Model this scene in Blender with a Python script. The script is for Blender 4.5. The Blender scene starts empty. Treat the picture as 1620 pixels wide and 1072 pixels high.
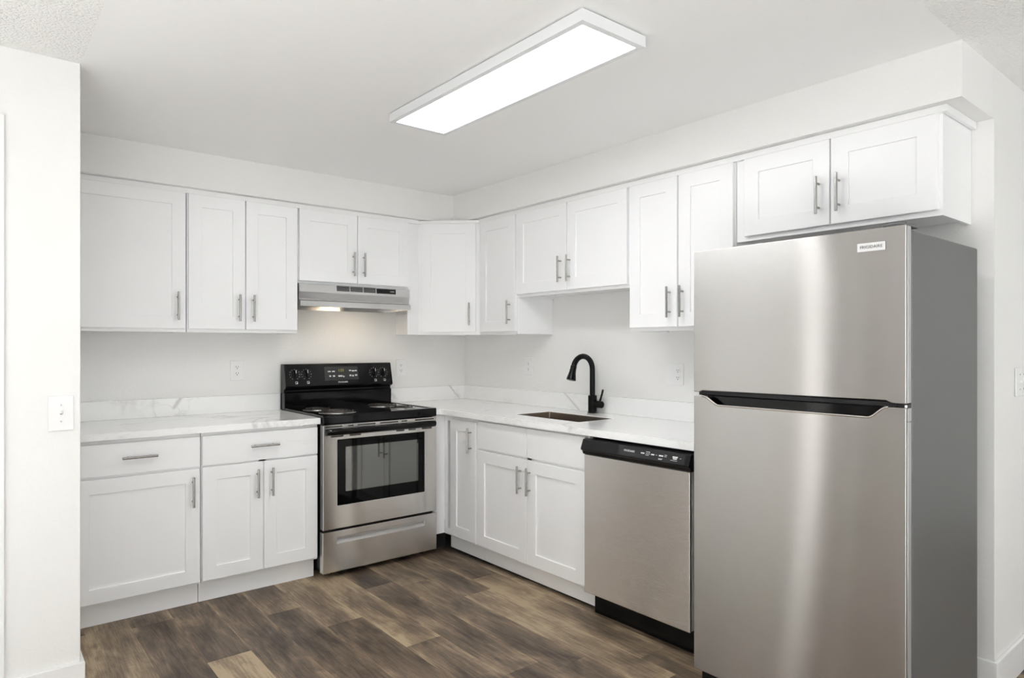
import bpy, bmesh, math, random
from mathutils import Matrix, Vector

SC = bpy.context.scene
COL = SC.collection
PI = math.pi
random.seed(7)

# ------------------------------------------------------------------ camera
cd = bpy.data.cameras.new('camera')
cam = bpy.data.objects.new('camera', cd)
COL.objects.link(cam)
cam.location = (-2.994, -4.227, 1.3213)
cam.rotation_euler = (PI / 2, 0, math.radians(50.638 - 90))
cd.sensor_fit = 'HORIZONTAL'
cd.sensor_width = 36
cd.lens = 1050.04 * 36 / 1620
cd.shift_y = 10.9 / 1620
cd.clip_start = 0.05
SC.camera = cam

# ------------------------------------------------------------------ world, exposure
SC.view_settings.view_transform = 'Standard'
SC.view_settings.look = 'None'
SC.view_settings.gamma = 1.0
SC.view_settings.use_curve_mapping = False
SC.view_settings.exposure = -0.07
LED = 17.0
BACK_FILL = 0.5 # fill from two unseen windows added behind the camera
SIDE_FILL = 1.0         # fill from the added, unseen side window
HOOD_LAMP = 24.0
SUN = 54.0           # low sun added through the unseen side window, its bounce fills the ceiling
sd = bpy.data.lights.new('sun', 'SUN')
sd.energy = SUN
sd.angle = 0.01
sd.color = (0.98, 0.99, 1.0)
fill_sun = bpy.data.objects.new('sun', sd)
COL.objects.link(fill_sun)
fill_sun.rotation_euler = Vector((1.0, 0.05, -0.92)).to_track_quat('-Z', 'Y').to_euler()
world = bpy.data.worlds.new('World')
SC.world = world
world.use_nodes = True
world.node_tree.nodes['Background'].inputs[0].default_value = (0.9, 0.95, 1, 1)
world.node_tree.nodes['Background'].inputs[1].default_value = 0.6
SC.cycles.max_bounces = 10
SC.cycles.diffuse_bounces = 7
SC.cycles.glossy_bounces = 5
SC.cycles.sample_clamp_indirect = 20.0
SC.cycles.caustics_reflective = False
SC.cycles.caustics_refractive = False

# ------------------------------------------------------------------ materials
def lin(r, g, b):
    f = lambda c: (c / 255 / 12.92) if c / 255 <= 0.04045 else ((c / 255 + 0.055) / 1.055) ** 2.4
    return (f(r), f(g), f(b), 1)

def mat(name, color, rough=0.5, metal=0.0, **kw):
    m = bpy.data.materials.new(name)
    m.use_nodes = True
    b = m.node_tree.nodes['Principled BSDF']
    b.inputs['Base Color'].default_value = color if len(color) == 4 else (*color, 1)
    b.inputs['Roughness'].default_value = rough
    b.inputs['Metallic'].default_value = metal
    for k, v in kw.items():
        b.inputs[k.replace('_', ' ')].default_value = v
    return m

def nodes(m):
    nt = m.node_tree
    return nt, nt.nodes, nt.links, nt.nodes['Principled BSDF']

def new(nt, kind, **kw):
    n = nt.nodes.new(kind)
    for k, v in kw.items():
        setattr(n, k, v)
    return n

def math_node(nt, op, a, b=None, c=None, clamp=False):
    n = nt.nodes.new('ShaderNodeMath')
    n.operation = op
    n.use_clamp = clamp
    for i, v in enumerate((a, b, c)):
        if v is None:
            continue
        if isinstance(v, (int, float)):
            n.inputs[i].default_value = v
        else:
            nt.links.new(v, n.inputs[i])
    return n.outputs[0]

def ramp(nt, fac, stops):
    n = nt.nodes.new('ShaderNodeValToRGB')
    e = n.color_ramp.elements
    while len(e) < len(stops):
        e.new(0.5)
    for i, (p, c) in enumerate(stops):
        e[i].position = p
        e[i].color = c if len(c) == 4 else (*c, 1)
    nt.links.new(fac, n.inputs[0])
    return n.outputs[0]

def mixc(nt, fac, a, b, blend='MIX'):
    n = nt.nodes.new('ShaderNodeMix')
    n.data_type = 'RGBA'
    n.blend_type = blend
    for sock, v in ((n.inputs[0], fac), (n.inputs[6], a), (n.inputs[7], b)):
        if isinstance(v, (int, float)):
            sock.default_value = v
        elif isinstance(v, tuple):
            sock.default_value = v
        else:
            nt.links.new(v, sock)
    return n.outputs[2]

def bump(m, scale, strength, dist=0.002, detail=3.0, rough=0.5):
    nt, N, L, b = nodes(m)
    geo = new(nt, 'ShaderNodeNewGeometry')
    no = new(nt, 'ShaderNodeTexNoise')
    no.inputs['Scale'].default_value = scale
    no.inputs['Detail'].default_value = detail
    no.inputs['Roughness'].default_value = rough
    L.new(geo.outputs['Position'], no.inputs['Vector'])
    bp = new(nt, 'ShaderNodeBump')
    bp.inputs['Strength'].default_value = strength
    bp.inputs['Distance'].default_value = dist
    L.new(no.outputs['Fac'], bp.inputs['Height'])
    L.new(bp.outputs['Normal'], b.inputs['Normal'])
    return m

M = {}
M['wall'] = bump(mat('wall_paint', (0.83, 0.825, 0.81), 0.55), 95, 0.35, 0.003, 2)
M['ceil'] = bump(mat('ceiling_paint', (0.93, 0.925, 0.912), 0.7), 70, 0.12, 0.002, 2)
M['popcorn'] = mat('popcorn_ceiling', (0.95, 0.945, 0.925), 0.9)
def _popcorn():
    nt, N, L, b = nodes(M['popcorn'])
    geo = new(nt, 'ShaderNodeNewGeometry')
    vo = new(nt, 'ShaderNodeTexVoronoi')
    vo.inputs['Scale'].default_value = 95
    no = new(nt, 'ShaderNodeTexNoise')
    no.inputs['Scale'].default_value = 160
    no.inputs['Detail'].default_value = 4
    L.new(geo.outputs['Position'], vo.inputs['Vector'])
    L.new(geo.outputs['Position'], no.inputs['Vector'])
    h = math_node(nt, 'ADD', math_node(nt, 'MULTIPLY', vo.outputs['Distance'], -0.8), no.outputs['Fac'])
    bp = new(nt, 'ShaderNodeBump')
    bp.inputs['Strength'].default_value = 0.7
    bp.inputs['Distance'].default_value = 0.009
    L.new(h, bp.inputs['Height'])
    L.new(bp.outputs['Normal'], b.inputs['Normal'])
_popcorn()
M['cab'] = mat('white_cabinet_paint', (0.895, 0.895, 0.90), 0.36)
M['trim'] = mat('white_trim_paint', (0.87, 0.87, 0.87), 0.3)
M['toe'] = mat('toe_board_paint', (0.90, 0.90, 0.90), 0.45)
M['plastic'] = mat('white_plastic', (0.84, 0.84, 0.84), 0.28)
M['black'] = mat('black_enamel', (0.004, 0.004, 0.0045), 0.08, IOR=1.36)
M['blackp'] = mat('black_plastic', (0.010, 0.010, 0.011), 0.3, IOR=1.38)
M['blackm'] = mat('matte_black_metal', (0.004, 0.004, 0.0045), 0.28, IOR=1.27)
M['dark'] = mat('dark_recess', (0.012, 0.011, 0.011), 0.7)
M['slot'] = mat('outlet_slot', (0.05, 0.05, 0.05), 0.6)
M['nickel'] = mat('brushed_nickel', (0.40, 0.39, 0.375), 0.24, 1.0)
M['filter'] = mat('filter_mesh', (0.22, 0.21, 0.20), 0.7, 0.0)
M['chrome'] = mat('polished_chrome', (0.80, 0.79, 0.77), 0.12, 1.0)
M['lamp_frame'] = mat('lamp_frame_white', (0.80, 0.81, 0.82), 0.35)
M['print'] = mat('white_print', (0.75, 0.75, 0.75), 0.5)
M['ink'] = mat('dark_ink', (0.03, 0.032, 0.045), 0.5)
M['badge'] = mat('silver_badge', (0.72, 0.72, 0.72), 0.45)
M['display'] = mat('display_glass', (0.025, 0.027, 0.028), 0.18)
M['glass'] = mat('oven_glass', (0.003, 0.003, 0.003), 0.03, IOR=1.25)
M['fridge_side'] = mat('grey_textured_side', (0.15, 0.15, 0.153), 0.38, 0.35)
bump(M['fridge_side'], 260, 0.25, 0.001, 2)
M['door_edge'] = mat('grey_door_edge', (0.52, 0.52, 0.52), 0.32, 0.6)
M['liner'] = mat('pale_liner', (0.66, 0.66, 0.65), 0.35)
M['seal'] = mat('dark_gasket', (0.015, 0.015, 0.016), 0.5)
M['brown_door'] = mat('greige_door', (0.34, 0.305, 0.29), 0.5)

def emitter(name, color, strength):
    m = bpy.data.materials.new(name)
    m.use_nodes = True
    nt = m.node_tree
    nt.nodes.clear()
    e = nt.nodes.new('ShaderNodeEmission')
    e.inputs[0].default_value = (*color, 1)
    e.inputs[1].default_value = strength
    o = nt.nodes.new('ShaderNodeOutputMaterial')
    nt.links.new(e.outputs[0], o.inputs[0])
    return m
M['led'] = emitter('led_diffuser', (0.97, 0.985, 1.0), LED)
def _pane(name, strength):
    m = emitter(name, (0.93, 0.97, 1.0), strength)
    nt = m.node_tree
    tr = nt.nodes.new('ShaderNodeBsdfTransparent')
    ad = nt.nodes.new('ShaderNodeAddShader')
    nt.links.new(nt.nodes['Emission'].outputs[0], ad.inputs[0])
    nt.links.new(tr.outputs[0], ad.inputs[1])
    nt.links.new(ad.outputs[0], nt.nodes['Material Output'].inputs[0])
    return m
M['day'] = _pane('daylight_pane', SIDE_FILL)
M['day_back'] = _pane('daylight_pane_back', BACK_FILL)
M['day_soft'] = emitter('curtained_daylight', (1.0, 0.98, 0.95), 2.6)
M['hood_led'] = emitter('hood_lamp_lens', (1.0, 0.80, 0.56), HOOD_LAMP)
M['clock'] = emitter('clock_digits', (0.62, 0.62, 0.14), 0.55)

def steel(name, color, rough, aniso, tilt=0.0, brush=0.016):
    """brushed stainless: grain runs along the panel's width, so reflections smear along its height"""
    m = mat(name, color, rough, 1.0)
    nt, N, L, b = nodes(m)
    b.inputs['Anisotropic'].default_value = aniso
    t = new(nt, 'ShaderNodeTangent')
    t.direction_type = 'UV_MAP'
    t.uv_map = 'UVMap'
    L.new(t.outputs[0], b.inputs['Tangent'])
    uv = new(nt, 'ShaderNodeUVMap')
    uv.uv_map = 'UVMap'
    mp = new(nt, 'ShaderNodeMapping')
    mp.inputs['Scale'].default_value = (900, 9, 1)
    L.new(uv.outputs[0], mp.inputs[0])
    no = new(nt, 'ShaderNodeTexNoise')
    no.inputs['Scale'].default_value = 1.0
    no.inputs['Detail'].default_value = 3
    L.new(mp.outputs[0], no.inputs['Vector'])
    c = mixc(nt, no.outputs['Fac'], tuple(x * (1 - brush * 2) for x in color[:3]) + (1,), tuple(min(1, x * (1 + brush * 2)) for x in color[:3]) + (1,))
    L.new(c, b.inputs['Base Color'])
    r = math_node(nt, 'MULTIPLY_ADD', no.outputs['Fac'], 0.08, rough - 0.04)
    L.new(r, b.inputs['Roughness'])
    if tilt:
        # the grain itself: hair-fine horizontal scratches tilt the surface up and down at random
        geo = new(nt, 'ShaderNodeNewGeometry')
        sc = new(nt, 'ShaderNodeVectorMath', operation='SCALE')
        sc.inputs['Scale'].default_value = 4013.0
        L.new(geo.outputs['Position'], sc.inputs[0])
        wn = new(nt, 'ShaderNodeTexWhiteNoise', noise_dimensions='3D')
        L.new(sc.outputs[0], wn.inputs['Vector'])
        sp = new(nt, 'ShaderNodeSeparateColor')
        L.new(wn.outputs['Color'], sp.inputs[0])
        t3 = math_node(nt, 'SUBTRACT', math_node(nt, 'ADD', math_node(nt, 'ADD', sp.outputs[0], sp.outputs[1]), sp.outputs[2]), 1.5)
        cz = new(nt, 'ShaderNodeCombineXYZ')
        L.new(math_node(nt, 'MULTIPLY', t3, tilt), cz.inputs[2])
        ad = new(nt, 'ShaderNodeVectorMath', operation='ADD')
        L.new(geo.outputs['Normal'], ad.inputs[0])
        L.new(cz.outputs[0], ad.inputs[1])
        nn = new(nt, 'ShaderNodeVectorMath', operation='NORMALIZE')
        L.new(ad.outputs[0], nn.inputs[0])
        L.new(nn.outputs[0], b.inputs['Normal'])
    return m
M['steel'] = steel('stainless_steel', (0.585, 0.574, 0.562), 0.15, 0.9, 0.36)
M['steel_dw'] = steel('stainless_steel_dishwasher', (0.90, 0.875, 0.85), 0.26, 0.9, 0.46)
M['steel_range'] = steel('stainless_steel_range', (0.72, 0.70, 0.675), 0.2, 0.9, 0.28)
M['steel_hood'] = steel('stainless_steel_hood', (0.62, 0.615, 0.61), 0.22, 0.7)
M['sink'] = mat('sink_steel', (0.30, 0.255, 0.215), 0.33, 1.0)
M['coil'] = mat('coil_element', (0.05, 0.045, 0.042), 0.4, 0.6)

def quartz():
    m = mat('white_quartz', (0.93, 0.93, 0.925), 0.12)
    nt, N, L, b = nodes(m)
    geo = new(nt, 'ShaderNodeNewGeometry')
    mp = new(nt, 'ShaderNodeMapping')
    mp.inputs['Rotation'].default_value = (0.5, 0.4, 0.6)
    L.new(geo.outputs['Position'], mp.inputs[0])
    def vein(scale, width, off, detail=5.0, dist=0.9):
        no = new(nt, 'ShaderNodeTexNoise')
        no.inputs['Scale'].default_value = scale
        no.inputs['Detail'].default_value = detail
        no.inputs['Roughness'].default_value = 0.52
        no.inputs['Distortion'].default_value = dist
        ad = new(nt, 'ShaderNodeVectorMath')
        ad.operation = 'ADD'
        ad.inputs[1].default_value = off
        L.new(mp.outputs[0], ad.inputs[0])
        L.new(ad.outputs[0], no.inputs['Vector'])
        d = math_node(nt, 'ABSOLUTE', math_node(nt, 'SUBTRACT', no.outputs['Fac'], 0.5))
        return math_node(nt, 'SUBTRACT', 1.0, math_node(nt, 'DIVIDE', d, width, clamp=True), clamp=True)
    mask = new(nt, 'ShaderNodeTexNoise')
    mask.inputs['Scale'].default_value = 2.6
    L.new(geo.outputs['Position'], mask.inputs['Vector'])
    mk = ramp(nt, mask.outputs['Fac'], [(0.45, (0, 0, 0)), (0.68, (1, 1, 1))])
    a = math_node(nt, 'MULTIPLY', vein(1.5, 0.022, (3.1, 1.2, 0.4)), mk)
    c = math_node(nt, 'MULTIPLY', vein(3.4, 0.012, (9.0, 4.0, 2.0)), mk)
    f = math_node(nt, 'ADD', math_node(nt, 'MULTIPLY', a, 0.55), math_node(nt, 'MULTIPLY', c, 0.28), clamp=True)
    # the bold single strokes on the upstands: distance to a segment in (x+y, z)
    sx = new(nt, 'ShaderNodeSeparateXYZ')
    L.new(geo.outputs['Position'], sx.inputs[0])
    fine = new(nt, 'ShaderNodeTexNoise')
    fine.inputs['Scale'].default_value = 45
    L.new(geo.outputs['Position'], fine.inputs['Vector'])
    wob = math_node(nt, 'MULTIPLY', math_node(nt, 'SUBTRACT', fine.outputs['Fac'], 0.5), 0.02)
    s = math_node(nt, 'ADD', math_node(nt, 'ADD', sx.outputs[0], sx.outputs[1]), wob)
    for (s0, z0, s1, z1, w, k, wall) in ((-2.055, 1.02, -2.092, 0.965, 0.012, 0.6, 1), (-0.178, 1.018, -0.094, 0.925, 0.007, 0.55, 1), (-1.156, 1.019, -1.29, 0.918, 0.009, 0.5, 0)):
        ds, dz = s1 - s0, z1 - z0
        l2 = ds * ds + dz * dz
        ps = math_node(nt, 'SUBTRACT', s, s0)
        pz = math_node(nt, 'SUBTRACT', sx.outputs[2], z0)
        t = math_node(nt, 'DIVIDE', math_node(nt, 'ADD', math_node(nt, 'MULTIPLY', ps, ds), math_node(nt, 'MULTIPLY', pz, dz)), l2, clamp=True)
        ex = math_node(nt, 'SUBTRACT', ps, math_node(nt, 'MULTIPLY', t, ds))
        ez = math_node(nt, 'SUBTRACT', pz, math_node(nt, 'MULTIPLY', t, dz))
        d = math_node(nt, 'SQRT', math_node(nt, 'ADD', math_node(nt, 'MULTIPLY', ex, ex), math_node(nt, 'MULTIPLY', ez, ez)))
        v = math_node(nt, 'MULTIPLY', math_node(nt, 'SUBTRACT', 1.25, math_node(nt, 'DIVIDE', d, w), clamp=True), k)
        v = math_node(nt, 'MULTIPLY', v, math_node(nt, 'GREATER_THAN', sx.outputs[wall], -0.03))
        f = math_node(nt, 'MAXIMUM', f, v)
    L.new(mixc(nt, f, (0.93, 0.93, 0.925, 1), (0.50, 0.48, 0.455, 1)), b.inputs['Base Color'])
    return m
M['quartz'] = quartz()

def floor_mat():
    m = mat('vinyl_plank', (0.15, 0.12, 0.1), 0.42)
    nt, N, L, b = nodes(m)
    b.inputs['Specular IOR Level'].default_value = 0.35
    at = new(nt, 'ShaderNodeAttribute', attribute_name='plank')
    sp = new(nt, 'ShaderNodeSeparateColor')
    L.new(at.outputs['Color'], sp.inputs[0])
    geo = new(nt, 'ShaderNodeNewGeometry')
    # each plank shifts the grain by its own random amount
    off = new(nt, 'ShaderNodeCombineXYZ')
    L.new(math_node(nt, 'MULTIPLY', sp.outputs[1], 37.0), off.inputs[0])
    L.new(math_node(nt, 'MULTIPLY', sp.outputs[2], 53.0), off.inputs[1])
    ad = new(nt, 'ShaderNodeVectorMath')
    ad.operation = 'ADD'
    L.new(geo.outputs['Position'], ad.inputs[0])
    L.new(off.outputs[0], ad.inputs[1])
    def noise(sx, sy, detail, dist=0.0, rough=0.6):
        mp = new(nt, 'ShaderNodeMapping')
        mp.inputs['Scale'].default_value = (sx, sy, 1)
        L.new(ad.outputs[0], mp.inputs[0])
        n = new(nt, 'ShaderNodeTexNoise')
        n.inputs['Scale'].default_value = 1
        n.inputs['Detail'].default_value = detail
        n.inputs['Roughness'].default_value = rough
        n.inputs['Distortion'].default_value = dist
        L.new(mp.outputs[0], n.inputs['Vector'])
        return n.outputs['Fac']
    cloud = noise(6.5, 2.4, 3, 0.6)
    grain = noise(75, 4.5, 5, 0.5, 0.65)
    fine = noise(230, 9, 3, 0.2)
    saw = noise(14, 130, 2, 0.3)
    tone = math_node(nt, 'ADD', sp.outputs[0], math_node(nt, 'MULTIPLY', math_node(nt, 'SUBTRACT', cloud, 0.5), 1.5))
    tone = math_node(nt, 'ADD', tone, math_node(nt, 'MULTIPLY', math_node(nt, 'SUBTRACT', grain, 0.5), 1.0))
    tone = math_node(nt, 'ADD', tone, math_node(nt, 'MULTIPLY', math_node(nt, 'SUBTRACT', fine, 0.5), 0.65))
    tone = math_node(nt, 'ADD', tone, math_node(nt, 'MULTIPLY', math_node(nt, 'SUBTRACT', saw, 0.5), 0.2), clamp=True)
    # the printed boards are paler along their long edges
    sx = new(nt, 'ShaderNodeSeparateXYZ')
    L.new(geo.outputs['Position'], sx.inputs[0])
    fr = math_node(nt, 'FRACT', math_node(nt, 'DIVIDE', math_node(nt, 'ADD', sx.outputs[0], 2.221 + 0.179 * 40), 0.179))
    ed = math_node(nt, 'POWER', math_node(nt, 'ABSOLUTE', math_node(nt, 'MULTIPLY_ADD', fr, 2.0, -1.0)), 3.0)
    tone = math_node(nt, 'ADD', tone, math_node(nt, 'MULTIPLY_ADD', math_node(nt, 'MULTIPLY', ed, math_node(nt, 'MULTIPLY', cloud, 2.0)), 0.24, 0.02), clamp=True)
    c = ramp(nt, tone, [(0.0, lin(50, 41, 34)), (0.28, lin(86, 73, 61)), (0.55, lin(118, 102, 86)), (0.80, lin(152, 133, 109)), (1.0, lin(180, 160, 132))])
    # knots
    vo = new(nt, 'ShaderNodeTexVoronoi')
    mp = new(nt, 'ShaderNodeMapping')
    mp.inputs['Scale'].default_value = (5.2, 2.3, 1)
    L.new(ad.outputs[0], mp.inputs[0])
    L.new(mp.outputs[0], vo.inputs['Vector'])
    vo.inputs['Scale'].default_value = 1
    kn = math_node(nt, 'SUBTRACT', 1.0, math_node(nt, 'DIVIDE', math_node(nt, 'ADD', vo.outputs['Distance'], math_node(nt, 'MULTIPLY', math_node(nt, 'SUBTRACT', grain, 0.5), 0.16)), 0.11, clamp=True), clamp=True)
    c = mixc(nt, math_node(nt, 'MULTIPLY', kn, 0.6), c, lin(52, 42, 35))
    L.new(c, b.inputs['Base Color'])
    rr = math_node(nt, 'MULTIPLY_ADD', grain, 0.2, 0.34)
    L.new(rr, b.inputs['Roughness'])
    bp = new(nt, 'ShaderNodeBump')
    bp.inputs['Strength'].default_value = 0.15
    bp.inputs['Distance'].default_value = 0.001
    L.new(grain, bp.inputs['Height'])
    L.new(bp.outputs['Normal'], b.inputs['Normal'])
    return m
M['floor'] = floor_mat()

# ------------------------------------------------------------------ mesh helpers
I4 = Matrix.Identity(4)
RB = Matrix.Rotation(-PI / 2, 4, 'Z')          # local front -y faces world -x (right-hand wall)
WORLD = {}                                      # world origin of every object made

def add_box(bm, x0, x1, y0, y1, z0, z1, bev=0.0, seg=2):
    if x0 > x1: x0, x1 = x1, x0
    if y0 > y1: y0, y1 = y1, y0
    if z0 > z1: z0, z1 = z1, z0
    v = [bm.verts.new(p) for p in ((x0, y0, z0), (x1, y0, z0), (x1, y1, z0), (x0, y1, z0), (x0, y0, z1), (x1, y0, z1), (x1, y1, z1), (x0, y1, z1))]
    fs = [bm.faces.new([v[i] for i in q]) for q in ((3, 2, 1, 0), (4, 5, 6, 7), (0, 1, 5, 4), (1, 2, 6, 5), (2, 3, 7, 6), (3, 0, 4, 7))]
    if bev:
        es = list({e for f in fs for e in f.edges})
        bmesh.ops.bevel(bm, geom=es, offset=bev, segments=seg, profile=0.5, affect='EDGES', clamp_overlap=True)

def bevel_sharp(bm, w, seg=2, ang=0.5):
    bm.normal_update()
    es = [e for e in bm.edges if len(e.link_faces) == 2 and e.calc_face_angle(0) > ang]
    if es:
        bmesh.ops.bevel(bm, geom=es, offset=w, segments=seg, profile=0.5, affect='EDGES', clamp_overlap=True)

def frame_of(d):
    d = Vector(d).normalized()
    up = Vector((0, 0, 1)) if abs(d.z) < 0.9 else Vector((0, 1, 0))
    a = d.cross(up).normalized()
    return a, a.cross(d).normalized()

def add_tube(bm, path, radius, n=14, cap=True, closed=False):
    """tube along points; radius a number or one per point"""
    P = [Vector(p) for p in path]
    R = radius if isinstance(radius, (list, tuple)) else [radius] * len(P)
    rings = []
    a0 = None
    for i, p in enumerate(P):
        if closed:
            d = (P[(i + 1) % len(P)] - P[i - 1])
        else:
            d = (P[min(i + 1, len(P) - 1)] - P[max(i - 1, 0)])
        d.normalize()
        if a0 is None:
            a0, b0 = frame_of(d)
        else:
            a0 = (a0 - d * a0.dot(d)).normalized()
            b0 = a0.cross(d).normalized()
        rings.append([bm.verts.new(p + (a0 * math.cos(2 * PI * k / n) + b0 * math.sin(2 * PI * k / n)) * R[i]) for k in range(n)])
    m = len(rings)
    for i in range(m if closed else m - 1):
        r, s = rings[i], rings[(i + 1) % m]
        for k in range(n):
            bm.faces.new((r[k], r[(k + 1) % n], s[(k + 1) % n], s[k]))
    if cap and not closed:
        bm.faces.new(rings[0][::-1])
        bm.faces.new(rings[-1])

def add_cyl(bm, p0, p1, r0, r1=None, n=20):
    add_tube(bm, [p0, p1], [r0, r0 if r1 is None else r1], n)

def add_lathe(bm, c, prof, n=28, axis='Z'):
    """profile [(r, h)] turned about an axis through c"""
    c = Vector(c)
    rings = []
    for r, h in prof:
        ring = []
        for k in range(n):
            t = 2 * PI * k / n
            if axis == 'Z':
                q = Vector((r * math.cos(t), r * math.sin(t), h))
            elif axis == 'Y':
                q = Vector((r * math.cos(t), h, r * math.sin(t)))
            else:
                q = Vector((h, r * math.cos(t), r * math.sin(t)))
            ring.append(bm.verts.new(c + q))
        rings.append(ring)
    for r, s in zip(rings, rings[1:]):
        for k in range(n):
            bm.faces.new((r[k], r[(k + 1) % n], s[(k + 1) % n], s[k]))
    if prof[0][0] > 1e-5:
        bm.faces.new(rings[0][::-1])
    if prof[-1][0] > 1e-5:
        bm.faces.new(rings[-1])

def add_prism(bm, poly, axis, t0, t1):
    """extrude a 2-D polygon; axis 'X': poly=(y,z); 'Y': poly=(x,z); 'Z': poly=(x,y)"""
    def pt(a, b, t):
        return {'X': (t, a, b), 'Y': (a, t, b), 'Z': (a, b, t)}[axis]
    A = [bm.verts.new(pt(a, b, t0)) for a, b in poly]
    B = [bm.verts.new(pt(a, b, t1)) for a, b in poly]
    bm.faces.new(A)
    bm.faces.new(B[::-1])
    n = len(poly)
    for i in range(n):
        j = (i + 1) % n
        bm.faces.new((A[j], A[i], B[i], B[j]))

def add_cells(bm, xs, ys, keep, z0, z1):
    """slab made of the kept cells of a grid: one closed manifold, holes allowed"""
    V = {}
    def v(i, j, k):
        key = (i, j, k)
        if key not in V:
            V[key] = bm.verts.new((xs[i], ys[j], (z0, z1)[k]))
        return V[key]
    nx, ny = len(xs) - 1, len(ys) - 1
    K = lambda i, j: 0 <= i < nx and 0 <= j < ny and keep(0.5 * (xs[i] + xs[i + 1]), 0.5 * (ys[j] + ys[j + 1]))
    for i in range(nx):
        for j in range(ny):
            if not K(i, j):
                continue
            bm.faces.new((v(i, j, 1), v(i + 1, j, 1), v(i + 1, j + 1, 1), v(i, j + 1, 1)))
            bm.faces.new((v(i, j + 1, 0), v(i + 1, j + 1, 0), v(i + 1, j, 0), v(i, j, 0)))
            if not K(i - 1, j): bm.faces.new((v(i, j + 1, 0), v(i, j, 0), v(i, j, 1), v(i, j + 1, 1)))
            if not K(i + 1, j): bm.faces.new((v(i + 1, j, 0), v(i + 1, j + 1, 0), v(i + 1, j + 1, 1), v(i + 1, j, 1)))
            if not K(i, j - 1): bm.faces.new((v(i, j, 0), v(i + 1, j, 0), v(i + 1, j, 1), v(i, j, 1)))
            if not K(i, j + 1): bm.faces.new((v(i + 1, j + 1, 0), v(i, j + 1, 0), v(i, j + 1, 1), v(i + 1, j + 1, 1)))

def obj(name, bm, material, parent=None, X=I4, smooth=0.6, fix=True):
    """link the bmesh as ONE mesh object, its origin at its own centre, under its parent"""
    if fix:
        bmesh.ops.recalc_face_normals(bm, faces=bm.faces[:])
    bm.normal_update()
    uvl = bm.loops.layers.uv.new('UVMap')
    for f in bm.faces:
        n = f.normal
        ax = max(range(3), key=lambda k: abs(n[k]))
        for l in f.loops:
            p = l.vert.co
            l[uvl].uv = (p.z, p.y) if ax == 0 else (p.z, p.x) if ax == 1 else (p.y, p.x)
    bm.transform(X)
    lo = Vector([min(v.co[k] for v in bm.verts) for k in range(3)])
    hi = Vector([max(v.co[k] for v in bm.verts) for k in range(3)])
    c = (lo + hi) / 2
    bmesh.ops.translate(bm, verts=bm.verts[:], vec=-c)
    me = bpy.data.meshes.new(name)
    bm.to_mesh(me)
    bm.free()
    if smooth:
        me.polygons.foreach_set('use_smooth', [True] * len(me.polygons))
        me.set_sharp_from_angle(angle=smooth)
    me.materials.append(material)
    o = bpy.data.objects.new(name, me)
    if smooth:
        wn = o.modifiers.new('weighted_normal', 'WEIGHTED_NORMAL')
        wn.keep_sharp = True
        wn.weight = 100
    COL.objects.link(o)
    WORLD[o] = c
    if parent:
        o.parent = parent
        o.location = c - WORLD[parent]
    else:
        o.location = c
    return o

def tag(o, label, cat, group=None):
    o['label'] = label
    o['category'] = cat
    if group:
        o['group'] = group
    return o

def thing(name, label, cat, loc, group=None):
    o = bpy.data.objects.new(name, None)
    o.empty_display_size = 0.05
    o.location = loc
    COL.objects.link(o)
    WORLD[o] = Vector(loc)
    return tag(o, label, cat, group)

def struct(name, bm, m, parent=None, **kw):
    o = obj(name, bm, m, parent, **kw)
    if not parent:
        o['kind'] = 'structure'
    return o

def boxobj(name, m, parent, *b, bev=0.0, X=I4):
    bm = bmesh.new()
    add_box(bm, *b, bev=bev)
    return obj(name, bm, m, parent, X=X)

def lettering(name, text, m, parent, origin, right, up, size, depth=0.0006, align='CENTER', space=1.0, X=I4):
    cu = bpy.data.curves.new(name, 'FONT')
    cu.body = text
    cu.size = size
    cu.align_x = align
    cu.align_y = 'CENTER'
    cu.extrude = depth / 2
    cu.space_character = space
    cu.resolution_u = 3
    t = bpy.data.objects.new(name, cu)
    COL.objects.link(t)
    bpy.context.view_layer.update()
    me = bpy.data.meshes.new_from_object(t.evaluated_get(bpy.context.evaluated_depsgraph_get()))
    bpy.data.objects.remove(t)
    bpy.data.curves.remove(cu)
    bm = bmesh.new()
    bm.from_mesh(me)
    bpy.data.meshes.remove(me)
    r, u = Vector(right), Vector(up)
    n = r.cross(u)
    T = Matrix.Translation(origin) @ Matrix(((r.x, u.x, n.x, 0), (r.y, u.y, n.y, 0), (r.z, u.z, n.z, 0), (0, 0, 0, 1)))
    return obj(name, bm, m, parent, X=X @ T, smooth=0, fix=False)

# ------------------------------------------------------------------ the setting
H = 2.373                 # ceiling
XL = -2.668               # left end of the kitchen
YP = -1.292               # face of the short partition on the left
YE = -3.445               # end of the right-hand wall
RX0, RX1, RY0 = -5.25, 2.6, -7.2    # the living room behind the camera

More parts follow.
